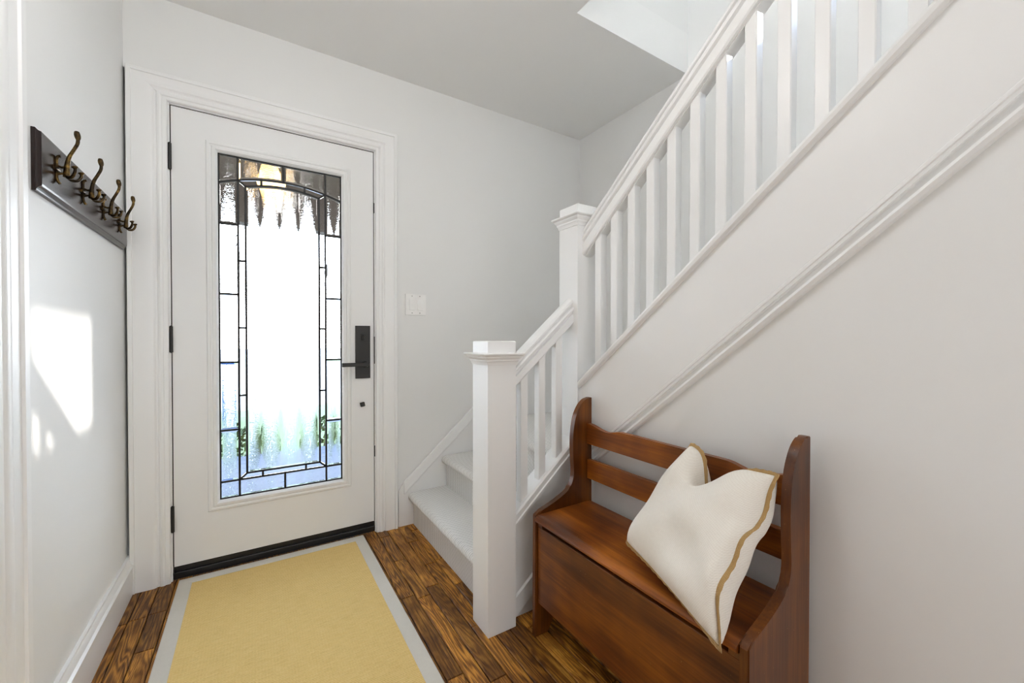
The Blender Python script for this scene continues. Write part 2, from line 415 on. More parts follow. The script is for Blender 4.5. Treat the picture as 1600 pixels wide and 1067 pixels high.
# living room shell (passes the added area light on through the doorway)
bm = B(); box(bm, -3.6, XL-0.1205, YB, YF+0.14, ZC+0.0005, ZC+0.22); obj('ceiling_living_room', bm, M_CEIL, kind='structure', label='living room ceiling beyond the doorway')
obj('floor_living_room', box(B(), -3.6, XL-0.1205, YB, YF+0.14, -0.12, -0.003), M_OAK, kind='structure', label='oak floor of the living room beyond the doorway')
bm = B(); box(bm, -3.6, -3.45, YB, YF+0.14, -0.003, ZC)
obj('wall_living_room', bm, M_WALL, kind='structure', label='plain wall on the far side of the living room')
bm = B(); box(bm, -3.6, XL-0.1205, YF, YF+0.14, -0.003, ZC); obj('wall_living_room_front', bm, M_WALL, kind='structure', label='closed front wall of the living room behind the added area light')

# ---- baseboard, casings
bp = [(0, 0), (0.020, 0), (0.020, 0.112), (0.024, 0.116), (0.024, 0.124), (0.017, 0.130), (0.014, 0.142), (0.010, 0.150), (0.010, 0.158), (0, 0.158)]
obj('baseboard_left', sweep(B(), bp, (XL, 1.40, 0), (XL, YF-0.001, 0), (1, 0, 0), (0, 0, 1)), M_TRIM, kind='structure', smooth=25, label='tall white moulded baseboard under the coat rack')

def casing_prof(w, t=1.0):
    p = [(0, 0), (0, 0.010), (0.004, 0.014), (0.016, 0.014), (0.019, 0.018), (0.026, 0.020), (0.033, 0.018), (0.037, 0.014), (0.043, 0.014), (0.049, 0.020), (0.058, 0.023),
         (w-0.017, 0.022), (w-0.015, 0.027), (w-0.003, 0.028), (w, 0.025), (w, 0)]
    return [(a, b*t) for a, b in p]
tr = empty('trim_1', (0.13, YF, 0), kind='structure', label='wide white moulded casing around the front door')
DL, DR, DT = -0.313, 0.566, 2.097      # casing inner edges
wl, wr, wt = 0.132, 0.115, 0.108
obj('side_casing', sweep(B(), casing_prof(wl), (DL, YF, 0), (DL, YF, DT), (-1, 0, 0), (0, -1, 0), 0, wt/wl), M_TRIM, tr, smooth=20)
obj('side_casing', sweep(B(), casing_prof(wr), (DR, YF, 0), (DR, YF, DT), (1, 0, 0), (0, -1, 0), 0, wt/wr), M_TRIM, tr, smooth=20)
obj('head_casing', sweep(B(), casing_prof(wt), (DL, YF, DT), (DR, YF, DT), (0, 0, 1), (0, -1, 0), -wl/wt, wr/wt), M_TRIM, tr, smooth=20)
bm = B(); box(bm, DL-0.022, -0.3075, YF+0.002, YF+0.14, 0, 2.115); box(bm, 0.5612, DR+0.022, YF+0.002, YF+0.14, 0, 2.115); box(bm, -0.3075, 0.5612, YF+0.002, YF+0.14, 2.0925, 2.115)
obj('door_jamb', bm, M_TRIM, tr)
bm = B(); box(bm, -0.3075, -0.29, YF+0.058, YF+0.075, 0.05, 2.0925); box(bm, 0.545, 0.5612, YF+0.058, YF+0.075, 0.05, 2.0925); box(bm, -0.29, 0.545, YF+0.058, YF+0.075, 2.075, 2.0925)
obj('weather_strip', bm, M_BLACK, tr)
bm = B(); box(bm, -0.3074, -0.3038, YF+0.012, YF+0.05, 0.06, 2.0924); box(bm, 0.5578, 0.5611, YF+0.012, YF+0.05, 0.06, 2.0924); box(bm, -0.3038, 0.5578, YF+0.012, YF+0.05, 2.0888, 2.0924)
obj('gap_shade_strip', bm, M_BLACK, tr)  # black strips that paint the shade in the gap around the door
tr2 = empty('trim_2', (XL, 1.33, 0), kind='structure', label='white moulded casing of the doorway at the picture edge')
p2 = [(0, 0), (0, 0.012), (0.006, 0.018), (0.022, 0.018), (0.028, 0.026), (0.040, 0.030), (0.052, 0.026), (0.060, 0.018), (0.082, 0.020), (0.098, 0.022), (0.101, 0.034), (0.120, 0.036), (0.126, 0.030), (0.126, 0)]
p2 = [(a, b*0.45) for a, b in p2]
obj('side_casing', sweep(B(), p2, (XL, 1.275, 0), (XL, 1.275, 2.12), (0, 1, 0), (1, 0, 0), 0, 1), M_TRIM, tr2, smooth=25)
obj('head_casing', sweep(B(), p2, (XL, 1.275, 2.12), (XL, -0.5, 2.12), (0, 0, 1), (1, 0, 0), -1, 1), M_TRIM, tr2, smooth=25)
obj('side_casing', sweep(B(), p2, (XL, -0.5, 0), (XL, -0.5, 2.12), (0, -1, 0), (1, 0, 0), 0, 1), M_TRIM, tr2, smooth=25)
obj('doorway_jamb', box(B(), XL-0.14, XL+0.001, 1.262, 1.2745, 0, 2.115), M_TRIM, tr2)

# ---------------------------------------------------------------- front door
YD = 2.318                             # door face
door = empty('door_1', (0.127, YD, 0.0), kind='structure', label='white front door with a tall leaded and bevelled glass light')
GX0, GX1, GZ0, GZ1 = -0.138, 0.395, 0.321, 1.926
FX0, FX1, FZ0, FZ1 = GX0-0.042, GX1+0.046, GZ0-0.045, GZ1+0.045
bm = B()
box(bm, -0.3035, FX0+0.01, YD, YD+0.045, 0.060, 2.0885); box(bm, FX1-0.01, 0.5575, YD, YD+0.045, 0.060, 2.0885)
box(bm, FX0+0.01, FX1-0.01, YD, YD+0.045, 0.060, FZ0+0.01); box(bm, FX0+0.01, FX1-0.01, YD, YD+0.045, FZ1-0.01, 2.0885)
obj('door_slab', bm, M_DOOR, door)
fp = [(0, 0.005), (0, -0.003), (0.004, -0.007), (0.012, -0.008), (0.016, -0.0045), (0.020, -0.0045), (0.024, -0.009), (0.034, -0.010), (0.040, -0.004), (0.044, 0.004), (0.044, 0.03), (0, 0.03)]
fp = [(0.044-a, b) for a, b in fp]     # a from the glass outwards
for nm, p0, p1, ax, k in (('glazing_bead', (GX0, YD, GZ0), (GX0, YD, GZ1), (-1, 0, 0), 1), ('glazing_bead', (GX1, YD, GZ0), (GX1, YD, GZ1), (1, 0, 0), 1),
                          ('glazing_bead', (GX0, YD, GZ0), (GX1, YD, GZ0), (0, 0, -1), 1), ('glazing_bead', (GX0, YD, GZ1), (GX1, YD, GZ1), (0, 0, 1), 1)):
    obj(nm, sweep(B(), fp, p0, p1, ax, (0, 1, 0), -1, 1), M_DOOR, door, smooth=25)

# leaded light: panes as bevelled glass slabs, cames between them
V = [GX0, -0.061, -0.031, 0.287, 0.317, GX1]; CX = 0.128
def arch_u(x): return 1.842-0.050*((x-CX)/(0.266))**2
def arch_l(x): return 1.8155-0.0235*((x-CX)/0.159)**2
def arc(f, xa, xb, n=8): return [(xa+(xb-xa)*i/n, f(xa+(xb-xa)*i/n)) for i in range(n+1)]
TW = 0.0045
panes = []; cames = []
def rect(x0, x1, z0, z1): return [(x0, z0), (x1, z0), (x1, z1), (x0, z1)]
OZ = [GZ0, 0.400, 0.640, 0.959, 1.278, 1.605]
for x0, x1 in ((V[0], V[1]), (V[4], V[5])):
    for i in range(5): panes.append((rect(x0, x1, OZ[i], OZ[i+1]), 1))
    panes.append(([(x0, OZ[5]), (x1, OZ[5])]+arc(arch_u, x1, x0, 4), 1))
    panes.append((arc(arch_u, x0, x1, 4)+[(x1, GZ1), (x0, GZ1)], 1))
    for z in OZ[1:]: cames.append([(x0, z), (x1, z)])
for x0, x1 in ((V[1], CX), (CX, V[4])):
    panes.append((arc(arch_u, x0, x1, 6)+[(x1, GZ1), (x0, GZ1)], 1))
    panes.append((rect(x0, x1, GZ0, 0.400), 1))
cames += [[(V[1], 0.400), (V[4], 0.400)], [(CX, GZ0), (CX, 0.400)], [(CX, arch_u(CX)), (CX, GZ1)], arc(arch_u, GX0, GX1, 20), arc(arch_l, V[2], V[3], 14), [(V[2], 0.427), (V[3], 0.427)]]
IZ = [0.80, 1.12, 1.4375]
for xo, xi in ((V[1], V[2]), (V[4], V[3])):
    zo, zi = arch_u(xo), arch_l(xi)
    panes.append(([(xo, 0.400), (xi, 0.427), (xi, IZ[0]), (xo, IZ[0])], 0))
    panes.append((rect(min(xo, xi), max(xo, xi), IZ[0], IZ[1]), 0)); panes.append((rect(min(xo, xi), max(xo, xi), IZ[1], IZ[2]), 0))
    panes.append(([(xo, IZ[2]), (xi, IZ[2]), (xi, zi), (xo, zo)], 0))
    for z in IZ: cames.append([(xo, z), (xi, z)])
    cames.append([(xo, zo), (xi, zi)]); cames.append([(xo, 0.400), (xi, 0.427)])
    cames.append([(xo, GZ0), (xo, GZ1)]); cames.append([(xi, 0.427), (xi, zi)])
D1, D2 = 0.0335, 0.2215
panes.append(([(V[1], arch_u(V[1])), (V[2], arch_l(V[2])), (D1, arch_l(D1)), (D1, arch_u(D1))], 0))
panes.append((arc(arch_l, D1, D2, 5)+arc(arch_u, D2, D1, 5), 0))
panes.append(([(V[4], arch_u(V[4])), (D2, arch_u(D2)), (D2, arch_l(D2)), (V[3], arch_l(V[3]))], 0))
panes.append(([(V[1], 0.400), (D1, 0.400), (D1, 0.427), (V[2], 0.427)], 0)); panes.append((rect(D1, D2, 0.400, 0.427), 0)); panes.append(([(D2, 0.400), (V[4], 0.400), (V[3], 0.427), (D2, 0.427)], 0))
for xd in (D1, D2): cames.append([(xd, arch_l(xd)), (xd, arch_u(xd))]); cames.append([(xd, 0.400), (xd, 0.427)])
panes.append(([(V[2], 0.427), (V[3], 0.427)]+arc(arch_l, V[3], V[2], 12), 1))
for z, (a, b) in ((GZ0+0.002, (GX0, GX1)), (GZ1-0.002, (GX0, GX1))): cames.append([(a, z), (b, z)])
for xx in (GX0+0.002, GX1-0.002): cames.append([(xx, GZ0), (xx, GZ1)])

def inset(poly, d):
    n = len(poly); A = sum(poly[i][0]*poly[(i+1) % n][1]-poly[(i+1) % n][0]*poly[i][1] for i in range(n))
    P = [Vector(p) for p in (poly if A > 0 else poly[::-1])]; out = []
    for i in range(n):
        e0 = (P[i]-P[i-1]).normalized(); e1 = (P[(i+1) % n]-P[i]).normalized()
        n0 = Vector((-e0.y, e0.x)); n1 = Vector((-e1.y, e1.x)); m = (n0+n1)
        k = d/max(0.25, (1+n0.dot(n1)))
        out.append(P[i]+m*k)
    return P, out
GY = YD+0.012
for poly, tex in panes:
    P0, _ = inset(poly, 0.0); _, P1 = inset(poly, 0.0012)
    big = tex
    bev = 0.011 if tex else 0.005
    _, P2 = inset(poly, bev)
    bm = B()
    back = [bm.verts.new((p.x, GY+0.006, p.y)) for p in P1]
    rim = [bm.verts.new((p.x, GY+0.0022, p.y)) for p in P1]
    top = [bm.verts.new((p.x, GY-0.0005, p.y)) for p in P2]
    n = len(back)
    fb = bm.faces.new(back)
    for i in range(n):
        j = (i+1) % n
        bm.faces.new((back[i], back[j], rim[j], rim[i])); bm.faces.new((rim[i], rim[j], top[j], top[i]))
    ft = bm.faces.new(top); ft.material_index = 1 if tex else 0
    obj('glass_pane', bm, [M_GCLEAR, M_GRAIN], door)
for c in cames:
    bm = B(); n = len(c); hw = 0.0046
    rings = []
    for i, p in enumerate(c):
        a = Vector(c[max(i-1, 0)]); b = Vector(c[min(i+1, n-1)]); t = (b-a).normalized(); nn = Vector((-t.y, t.x)); q = Vector(p)
        if i == 0: q = q-t*0.002
        if i == n-1: q = q+t*0.002
        rings.append([(q.x+nn.x*h, GY+dy, q.y+nn.y*h) for h, dy in ((-hw, 0.007), (-hw, -0.001), (-hw*0.6, -0.0028), (hw*0.6, -0.0028), (hw, -0.001), (hw, 0.007))])
    obj('lead_came', loft(bm, rings), M_CAME, door)

# hinges
for zc in (1.865, 1.067, 0.276):
    h = obj('hinge', lathe(B(), [(0.002, -0.060), (0.0065, -0.056), (0.0065, 0.056), (0.002, 0.060)], (-0.3065, YD-0.010, zc), 12), M_BLACK, door, smooth=40)
    obj('hinge_leaf', box(B(), -0.315, -0.3075, YD-0.0085, YD-0.0065, zc-0.055, zc+0.055), M_BLACK, h)
# lock set
lp = obj('lock_plate', box(B(), 0.4605, 0.5375, YD-0.011, YD, 0.853, 1.138, 0.002, 2), M_BLACK, door)
bm = B(); lathe(bm, [(0.018, -0.012), (0.018, -0.016), (0.015, -0.024)], (0.511, YD, 0.930), 20, 'Y'); box(bm, 0.385, 0.524, YD-0.058, YD-0.046, 0.921, 0.941, 0.002); box(bm, 0.500, 0.524, YD-0.050, YD-0.012, 0.921, 0.941, 0.002)
obj('lever', bm, M_BLACK, lp)
bm = B(); box(bm, 0.489, 0.511, YD-0.018, YD-0.011, 1.060, 1.096, 0.003, 2); box(bm, 0.495, 0.502, YD-0.030, YD-0.018, 1.064, 1.092, 0.002)
obj('thumb_turn', bm, M_BLACK, lp)
bm = B(); box(bm, 0.485, 0.508, YD-0.014, YD, 0.700, 0.723, 0.002)
bmesh.ops.rotate(bm, verts=bm.verts[:], cent=(0.4965, YD, 0.7115), matrix=Matrix.Rotation(math.radians(-12), 3, 'Y'))
obj('viewer_knob', bm, M_BLACK, door)
for z0, z1 in ((1.757, 1.812), (0.930, 1.080), (0.418, 0.478)):
    obj('strike_plate', box(B(), 0.558, 0.5625, YD-0.007, YD+0.002, z0, z1), M_BLACK, door)
bm = B(); box(bm, -0.307, 0.561, YD-0.004, YD+0.11, 0.004, 0.034, 0.003); box(bm, -0.305, 0.559, YD+0.003, YD+0.05, 0.034, 0.0595, 0.002)
obj('threshold', bm, M_SILL, door)

# ---------------------------------------------------------------- stairs
R1 = 0.183; T1X = [0.772, 0.975, 1.182]; NB = 0.028
def step_prof(xr, z0, z1, xb):
    n = NB; r = 0.025
    pts = [(xr, z0), (xr, z1-0.058)]
    for i in range(9):
        a = -PI/2-PI*i/8
        pts.append((xr-n+r+r*math.cos(a)*1.1, z1-r-r*math.cos(PI*i/8)))
    pts += [(xb, z1), (xb, z0)]
    return pts
stair = empty('staircase', (0.772, 1.85, 0), 'carpeted staircase of pale grey looped carpet turning at a landing', 'staircase')
zz = [0, 0.187, 0.368, 0.552]
for i in range(3):
    xr = T1X[i]; xb = (T1X+[XR-0.002])[i+1]+(0.0 if i == 2 else 0.01)
    y0 = 1.345 if i < 2 else 1.345
    prof = step_prof(xr, zz[i]-0.0 if i == 0 else zz[i]-0.02, zz[i+1], xb)
    bm = B(); prism(bm, prof, lambda a, b, t: (a, y0+(YF-0.021-y0)*t, b))
    obj('carpeted_step' if i < 2 else 'landing', bm, M_CARPET, stair, smooth=35)
run2 = 0.229; ris2 = run2*S2
for k in range(9):
    yr = 1.345-run2*k; z1 = 0.552+ris2*(k+1); z0 = z1-ris2-0.02
    prof = step_prof(-yr, z0, z1, -yr+run2+0.01)
    bm = B(); prism(bm, prof, lambda a, b, t: (XT1+0.0015+(XR-0.003-XT1)*t, -a, b))
    obj('carpeted_step', bm, M_CARPET, stair, smooth=35)
# skirt on the door wall
sk = lambda X: 0.266+0.885*(X-0.743)
prof = [(0.688, 0.0), (0.688, 0.205), (0.705, 0.228), (0.743, sk(0.743)), (1.30, sk(1.30)), (1.30, 0.0)]
obj('skirt_board', prism(B(), prof, lambda a, b, t: (a, YF-0.014*t, b)), M_TRIM, stair)
cp = [(0, 0), (0.012, 0), (0.016, 0.004), (0.016, 0.040), (0.012, 0.050), (0.004, 0.053), (0, 0.053)]
bm = B(); sweep(bm, cp, (0.717, YF-0.0135, sk(0.717)-0.060), (1.30, YF-0.0135, sk(1.30)-0.060), (0, -0.85, 0), (0, 0, 1.35)); obj('skirt_cap', bm, M_TRIM, stair, smooth=30)
# string board of the upper flight, its cap and lower moulding
def zs(y): return z_string(y)
yA, yB_ = 1.2795, -0.72
trim_top = lambda y: 0.728+0.829*(1.09-y)
bm = B(); yz_poly(bm, [(yA, trim_top(yA)-0.02), (yA, zs(yA)-0.004), (yB_, zs(yB_)-0.004), (yB_, trim_top(yB_)-0.02)], 1.131, XT1-0.001); obj('string_board', bm, M_TRIM, stair)
kk = 1/math.cos(math.atan(S2))
capp = [(0.0, -0.012), (-0.010, -0.012), (-0.016, -0.006), (-0.018, 0.003), (-0.014, 0.011), (-0.004, 0.016), (0.112, 0.016), (0.112, -0.012)]
obj('string_cap', sweep(B(), capp, (1.131, 1.268, zs(1.268)), (1.131, yB_, zs(yB_)), (1, 0, 0), (0, 0, kk)), M_TRIM, stair, smooth=30)
lm = [(0.0145, 0.012), (0.0, 0.012), (-0.003, 0.009), (-0.003, 0.003), (0.004, -0.001), (0.0105, -0.010), (0.0105, -0.019), (-0.001, -0.023), (-0.004, -0.030), (0.001, -0.038), (0.0145, -0.040)]
obj('lower_moulding', sweep(B(), lm, (1.131, 1.30, trim_top(1.30)-0.012), (1.131, yB_, trim_top(yB_)-0.012), (1, 0, 0), (0, 0, 1.28)), M_TRIM, stair, smooth=30)
# side of the lower flight, facing the viewer
sl1 = 0.844
shz = lambda X: 0.366+sl1*(X-0.832)     # underside of the bottom rail
YS = 1.303
lt = lambda X: 0.090+0.80*(X-0.836)
obj('string_board', prism(B(), [(0.8195, lt(0.8195)-0.02), (1.1245, lt(1.1245)-0.02), (1.1245, shz(1.1245)+0.01), (0.8195, shz(0.8195)+0.01)], lambda a, b, t: (a, YS+0.04*t, b)), M_TRIM, stair)
obj('plaster_infill', prism(B(), [(0.8195, 0), (1.1245, 0), (1.1245, lt(1.1245)), (0.8195, lt(0.8195))], lambda a, b, t: (a, YS+0.013+0.026*t, b)), M_WALL, stair)
lm1 = [(-a, b) for a, b in lm]
bm = B(); sweep(bm, [(-0.0125, 0.018), (0, 0.018), (0.006, 0.010), (0.006, -0.062), (0.002, -0.068), (-0.0125, -0.068)], (0.8195, YS, lt(0.8195)-0.012), (1.1245, YS, lt(1.1245)-0.012), (0, -1, 0), (0, 0, 1.0))
obj('lower_moulding', bm, M_TRIM, stair, smooth=30)

def newel(name, cx, cy, h, z0, zneck, zflare, ztop, parent):
    bm = B(); square_loft(bm, cx, cy, [(h-0.001, z0), (h, z0+0.004), (h, zneck)])
    n = obj(name, bm, M_TRIM, parent)
    bm = B(); q = zflare-zneck
    square_loft(bm, cx, cy, [(h-0.002, zneck-0.004), (h+0.003, zneck-0.003), (h+0.004, zneck+0.06*q), (h+0.006, zneck+0.20*q), (h+0.009, zneck+0.30*q), (h+0.0095, zneck+0.42*q), (h+0.013, zneck+0.5*q), (h+0.017, zneck+0.64*q),
                             (h+0.0175, zneck+0.72*q), (h+0.023, zneck+0.80*q), (h+0.0255, zneck+0.86*q), (h+0.0265, zneck+0.96*q), (h+0.024, zflare), (h, zflare+0.001)])
    obj('cap_moulding', bm, M_TRIM, n)
    bm = B(); square_loft(bm, cx, cy, [(h-0.0005, zflare-0.002), (h-0.0005, ztop-0.003), (h-0.004, ztop)])
    obj('cap_block', bm, M_TRIM, n)
    return n
rail_prof = [(0, 0.097), (-0.012, 0.096), (-0.022, 0.091), (-0.027, 0.083), (-0.0265, 0.077), (-0.019, 0.073), (-0.019, 0.068), (-0.029, 0.065), (-0.0325, 0.059), (-0.031, 0.051), (-0.022, 0.047), (-0.022, 0.041), (-0.030, 0.038), (-0.0305, 0.010), (-0.027, 0.004), (-0.018, 0.003), (-0.018, 0.0)]
rail_prof = rail_prof+[(-a, b) for a, b in rail_prof[::-1]][:-1]
# lower railing (rises towards +X)
r1 = empty('stair_railing', (0.76, 1.332, 0), 'short white railing on a low square newel beside the first steps', 'railing')
newel('newel_post', 0.759, 1.331, 0.059, 0.0, 0.978, 1.018, 1.062, r1)
YC1 = 1.338; hb1 = lambda X: 0.888+0.865*(X-0.846); k1 = 0.86*math.sqrt(1+0.865**2)
obj('handrail', sweep(B(), [(a*1.06, b) for a, b in rail_prof], (0.8178, YC1, hb1(0.8178)), (1.126, YC1, hb1(1.126)), (0, 1, 0), (0, 0, k1)), M_TRIM, r1, smooth=30)
sh = [(-0.050, 0.0), (-0.050, 0.010), (-0.046, 0.014), (-0.046, 0.034), (-0.040, 0.040), (0.040, 0.040), (0.046, 0.034), (0.046, 0.0)]
obj('bottom_rail', sweep(B(), sh, (0.8175, YC1, shz(0.8175)), (1.1255, YC1, shz(1.1255)), (0, 1, 0), (0, 0, 1.1)), M_TRIM, r1, smooth=30)
def baluster(bm, cx, cy, s, zb, zt, sx_, sy_):
    """square baluster cut to the slope (sx_, sy_ = dz/dx, dz/dy)"""
    c = 0.0025; h = s/2
    ring = [(-h+c, -h), (h-c, -h), (h, -h+c), (h, h-c), (h-c, h), (-h+c, h), (-h, h-c), (-h, -h+c)]
    return loft(bm, [[(cx+a, cy+b, z+sx_*a+sy_*b) for a, b in ring] for z in (zb, zt)])
sB = 0.033; X0b = 0.951+sB/2
first = obj('baluster', baluster(B(), X0b, YC1-0.011, sB, shz(X0b)+0.042, hb1(X0b)+0.006, sl1, 0), M_TRIM, r1)
for dx in (-0.0855, 0.0855): clone(first, r1, (dx, 0, dx*0.855))
# upper railing (rises towards the viewer)
r2 = empty('stair_railing', (1.184, 1.34, 0), 'long white railing with many square balusters rising from the tall newel', 'railing')
newel('newel_post', 1.184, 1.340, 0.059, 0.0, 1.540, 1.585, 1.627, r2)
XC2 = 1.1815; hb2 = lambda y: 1.429+0.820*(1.258-y); k2 = math.sqrt(1+0.82**2)
obj('handrail', sweep(B(), [(a*1.02, b*1.0) for a, b in rail_prof], (XC2, 1.2815, hb2(1.2815)), (XC2, 0.075, hb2(0.075)), (1, 0, 0), (0, 0, k2)), M_TRIM, r2, smooth=30)
yb0 = 1.206
first = obj('baluster', baluster(B(), XC2, yb0, 0.0335, zs(yb0)+0.008, hb2(yb0)+0.006, 0, -0.815), M_TRIM, r2)
for k in range(1, 14): clone(first, r2, (0, -0.0847*k, 0.0847*k*0.814))

# ---------------------------------------------------------------- light switch
sw = empty('light_switch', (0.794, YF, 1.264), 'white double rocker light switch beside the front door casing', 'light switch')
obj('wall_plate', box(B(), 0.733, 0.855, YF-0.006, YF-0.0002, 1.204, 1.325, 0.002, 2), M_SWITCH, sw)
for xc in (0.771, 0.817):
    rk = B(); loft(rk, [[(xc-0.0165, YF-0.005, 1.231), (xc+0.0165, YF-0.005, 1.231), (xc+0.0165, YF-0.005, 1.298), (xc-0.0165, YF-0.005, 1.298)],
                        [(xc-0.0155, YF-0.0125, 1.232), (xc+0.0155, YF-0.0125, 1.232), (xc+0.0155, YF-0.0075, 1.297), (xc-0.0155, YF-0.0075, 1.297)]])
    obj('rocker', rk, M_SWITCH, sw)
    for z in (1.216, 1.313): obj('screw', lathe(B(), [(0.0035, -0.0072), (0.0035, -0.0058)], (xc, YF, z), 10, 'Y'), plain('screw_grey', (0.5, 0.5, 0.49), 0.4), sw)

# ---------------------------------------------------------------- rug
rg = empty('rug', (0.105, 1.3, 0), 'tan sisal runner rug with a cream cloth binding on the oak floor', 'rug')
rx0, rx1, ry0, ry1, bw = -0.284, 0.494, 0.25, 2.292, 0.050
obj('weave', box(B(), rx0+bw-0.006, rx1-bw+0.006, ry0+bw-0.006, ry1-bw+0.006, 0.0012, 0.0075), M_SISAL, rg)
bp_ = [(0, 0.001), (0, 0.007), (0.003, 0.0095), (bw-0.002, 0.0095), (bw, 0.0085), (bw, 0.001)]
for p0, p1, ax in (((rx0, ry0, 0), (rx0, ry1, 0), (1, 0, 0)), ((rx1, ry0, 0), (rx1, ry1, 0), (-1, 0, 0)), ((rx0, ry0, 0), (rx1, ry0, 0), (0, 1, 0)), ((rx0, ry1, 0), (rx1, ry1, 0), (0, -1, 0))):
    obj('binding', sweep(B(), bp_, p0, p1, ax, (0, 0, 1), 1, -1), M_BORDER, rg, smooth=30)

# ---------------------------------------------------------------- coat rack
RY0, RY1, RZ0, RZ1 = 1.462, 2.262, 1.433, 1.586
rk = empty('coat_rack', (XL, (RY0+RY1)/2, RZ0), 'dark cherry wood coat rack board with four brass hooks on the left wall', 'coat rack')
def rack_ring(i, x): return [(x, RY0+i*0.1, RZ0+i), (x, RY1-i*0.55, RZ0+i), (x, RY1-i*0.55, RZ1-i*0.6), (x, RY0+i*0.1, RZ1-i*0.6)]
bm = B(); loft(bm, [rack_ring(0, XL+0.0003), rack_ring(0, XL+0.007), rack_ring(0.0015, XL+0.0085), rack_ring(0.005, XL+0.009), rack_ring(0.009, XL+0.0115), rack_ring(0.012, XL+0.0155), rack_ring(0.0125, XL+0.0175), rack_ring(0.018, XL+0.0185)])
obj('board', bm, M_RACK, rk)
def make_hook(y):
    xb = XL+0.0185; zc = 1.514
    bm = B()     # back plate: a slim upright with curled ends
    tube(bm, smooth_curve([(xb+0.010, y, zc+0.036), (xb+0.004, y, zc+0.034), (xb+0.0015, y, zc+0.022), (xb+0.002, y, zc+0.010), (xb+0.002, y, zc-0.010), (xb+0.0015, y, zc-0.020), (xb+0.004, y, zc-0.031), (xb+0.008, y, zc-0.036)], 4), 0.0036, 8)
    tube(bm, [(xb+0.001, y-0.016, zc), (xb+0.003, y, zc), (xb+0.001, y+0.016, zc)], [0.004, 0.006, 0.004], 8)
    h = obj('hook', bm, M_BRASS, rk, smooth=50)
    bm = B()
    for dz in (0.010, -0.011): tube(bm, [(xb+0.002, y, zc+dz), (xb+0.012, y, zc+dz*0.75), (xb+0.022, y, zc+dz)], [0.0042, 0.0032, 0.0045], 8)
    obj('standoff', bm, M_BRASS, h, smooth=50)
    pts = smooth_curve([(xb+0.020, y, zc-0.018), (xb+0.020, y, zc-0.006), (xb+0.021, y, zc+0.012), (xb+0.025, y, zc+0.036), (xb+0.034, y, zc+0.058), (xb+0.041, y, zc+0.076), (xb+0.042, y, zc+0.090), (xb+0.0405, y, zc+0.102), (xb+0.040, y, zc+0.110)], 4)
    n = len(pts); rad = []
    for i in range(n):
        t = i/(n-1); r = 0.0075-0.0035*min(1, t/0.45)
        if t > 0.72: r = 0.0040+0.0026*math.sin(PI*min(1, (t-0.72)/0.28)**0.8)
        if i in (0, n-1): r *= 0.45
        rad.append(r)
    obj('upper_prong', tube(B(), pts, rad, 10), M_BRASS, h, smooth=60)
    for s in (-1, 1):
        pts = smooth_curve([(xb+0.020, y, zc-0.012), (xb+0.026, y+s*0.008, zc-0.020), (xb+0.036, y+s*0.018, zc-0.017), (xb+0.042, y+s*0.023, zc-0.005), (xb+0.042, y+s*0.024, zc+0.004), (xb+0.041, y+s*0.024, zc+0.009)], 4)
        n = len(pts); rad = [0.0048-0.0012*min(1, i/(n*0.6)) for i in range(n)]
        for i in range(n):
            t = i/(n-1)
            if t > 0.75: rad[i] = 0.0038+0.0032*math.sin(PI*(t-0.75)/0.25)
        rad[-1] = 0.0015
        obj('lower_prong', tube(B(), pts, rad, 8), M_BRASS, h, smooth=60)
for y in (1.545, 1.742, 1.940, 2.138): make_hook(y)

# ---------------------------------------------------------------- bench
bn = empty('storage_bench', (0.98, 0.825, 0), 'dark-stained pine storage bench with slatted back against the stair wall', 'bench')
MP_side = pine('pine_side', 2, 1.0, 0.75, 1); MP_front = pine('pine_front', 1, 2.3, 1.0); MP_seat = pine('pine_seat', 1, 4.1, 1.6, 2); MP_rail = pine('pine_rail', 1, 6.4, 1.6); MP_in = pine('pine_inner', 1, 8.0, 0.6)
cont = smooth_curve([(1.118, 0.840), (1.098, 0.840), (1.074, 0.829), (1.052, 0.806), (1.034, 0.770), (1.024, 0.722), (1.021, 0.670), (1.023, 0.615), (1.026, 0.560), (1.018, 0.525), (0.998, 0.500), (0.955, 0.478), (0.905, 0.460), (0.862, 0.446), (0.848, 0.434)], 3)
foot = [(0.846, 0.0), (0.905, 0.0), (0.915, 0.03), (0.94, 0.07), (0.98, 0.088), (1.02, 0.07), (1.045, 0.03), (1.055, 0.0), (1.118, 0.0)]
contour = [(p[0], p[1]) for p in cont]+foot
for y0, y1 in ((1.187, 1.208), (0.443, 0.464)):
    bm = B(); prism(bm, contour, lambda a, b, t: (a, y0+(y1-y0)*t, b))
    big = [f for f in bm.faces if len(f.verts) > 6]
    es = list({e for f in big for e in f.edges}); bmesh.ops.bevel(bm, geom=es, offset=0.003, segments=2, affect='EDGES')
    obj('side_panel', bm, MP_side, bn, smooth=30)
YI0, YI1 = 0.4645, 1.1865
# seat lid: rounded nose
nose = [(1.105, 0.440)]+[(0.852+0.0105-0.0135*math.cos(a), 0.4295+0.0105*math.sin(a)) for a in [PI/2-i*PI/10 for i in range(11)]]
nose = [(1.105, 0.4405), (0.868, 0.4405), (0.856, 0.4395), (0.846, 0.4345), (0.8415, 0.4275), (0.8425, 0.4205), (0.848, 0.4165), (0.858, 0.4155), (1.105, 0.4155)]
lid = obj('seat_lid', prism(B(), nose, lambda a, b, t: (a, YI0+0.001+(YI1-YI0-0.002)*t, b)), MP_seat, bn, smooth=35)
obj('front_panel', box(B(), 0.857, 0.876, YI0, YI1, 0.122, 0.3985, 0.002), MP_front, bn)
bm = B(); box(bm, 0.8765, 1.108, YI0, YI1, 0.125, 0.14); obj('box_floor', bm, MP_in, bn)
obj('back_panel', box(B(), 1.092, 1.107, YI0, YI1, 0.1405, 0.415), MP_in, bn)
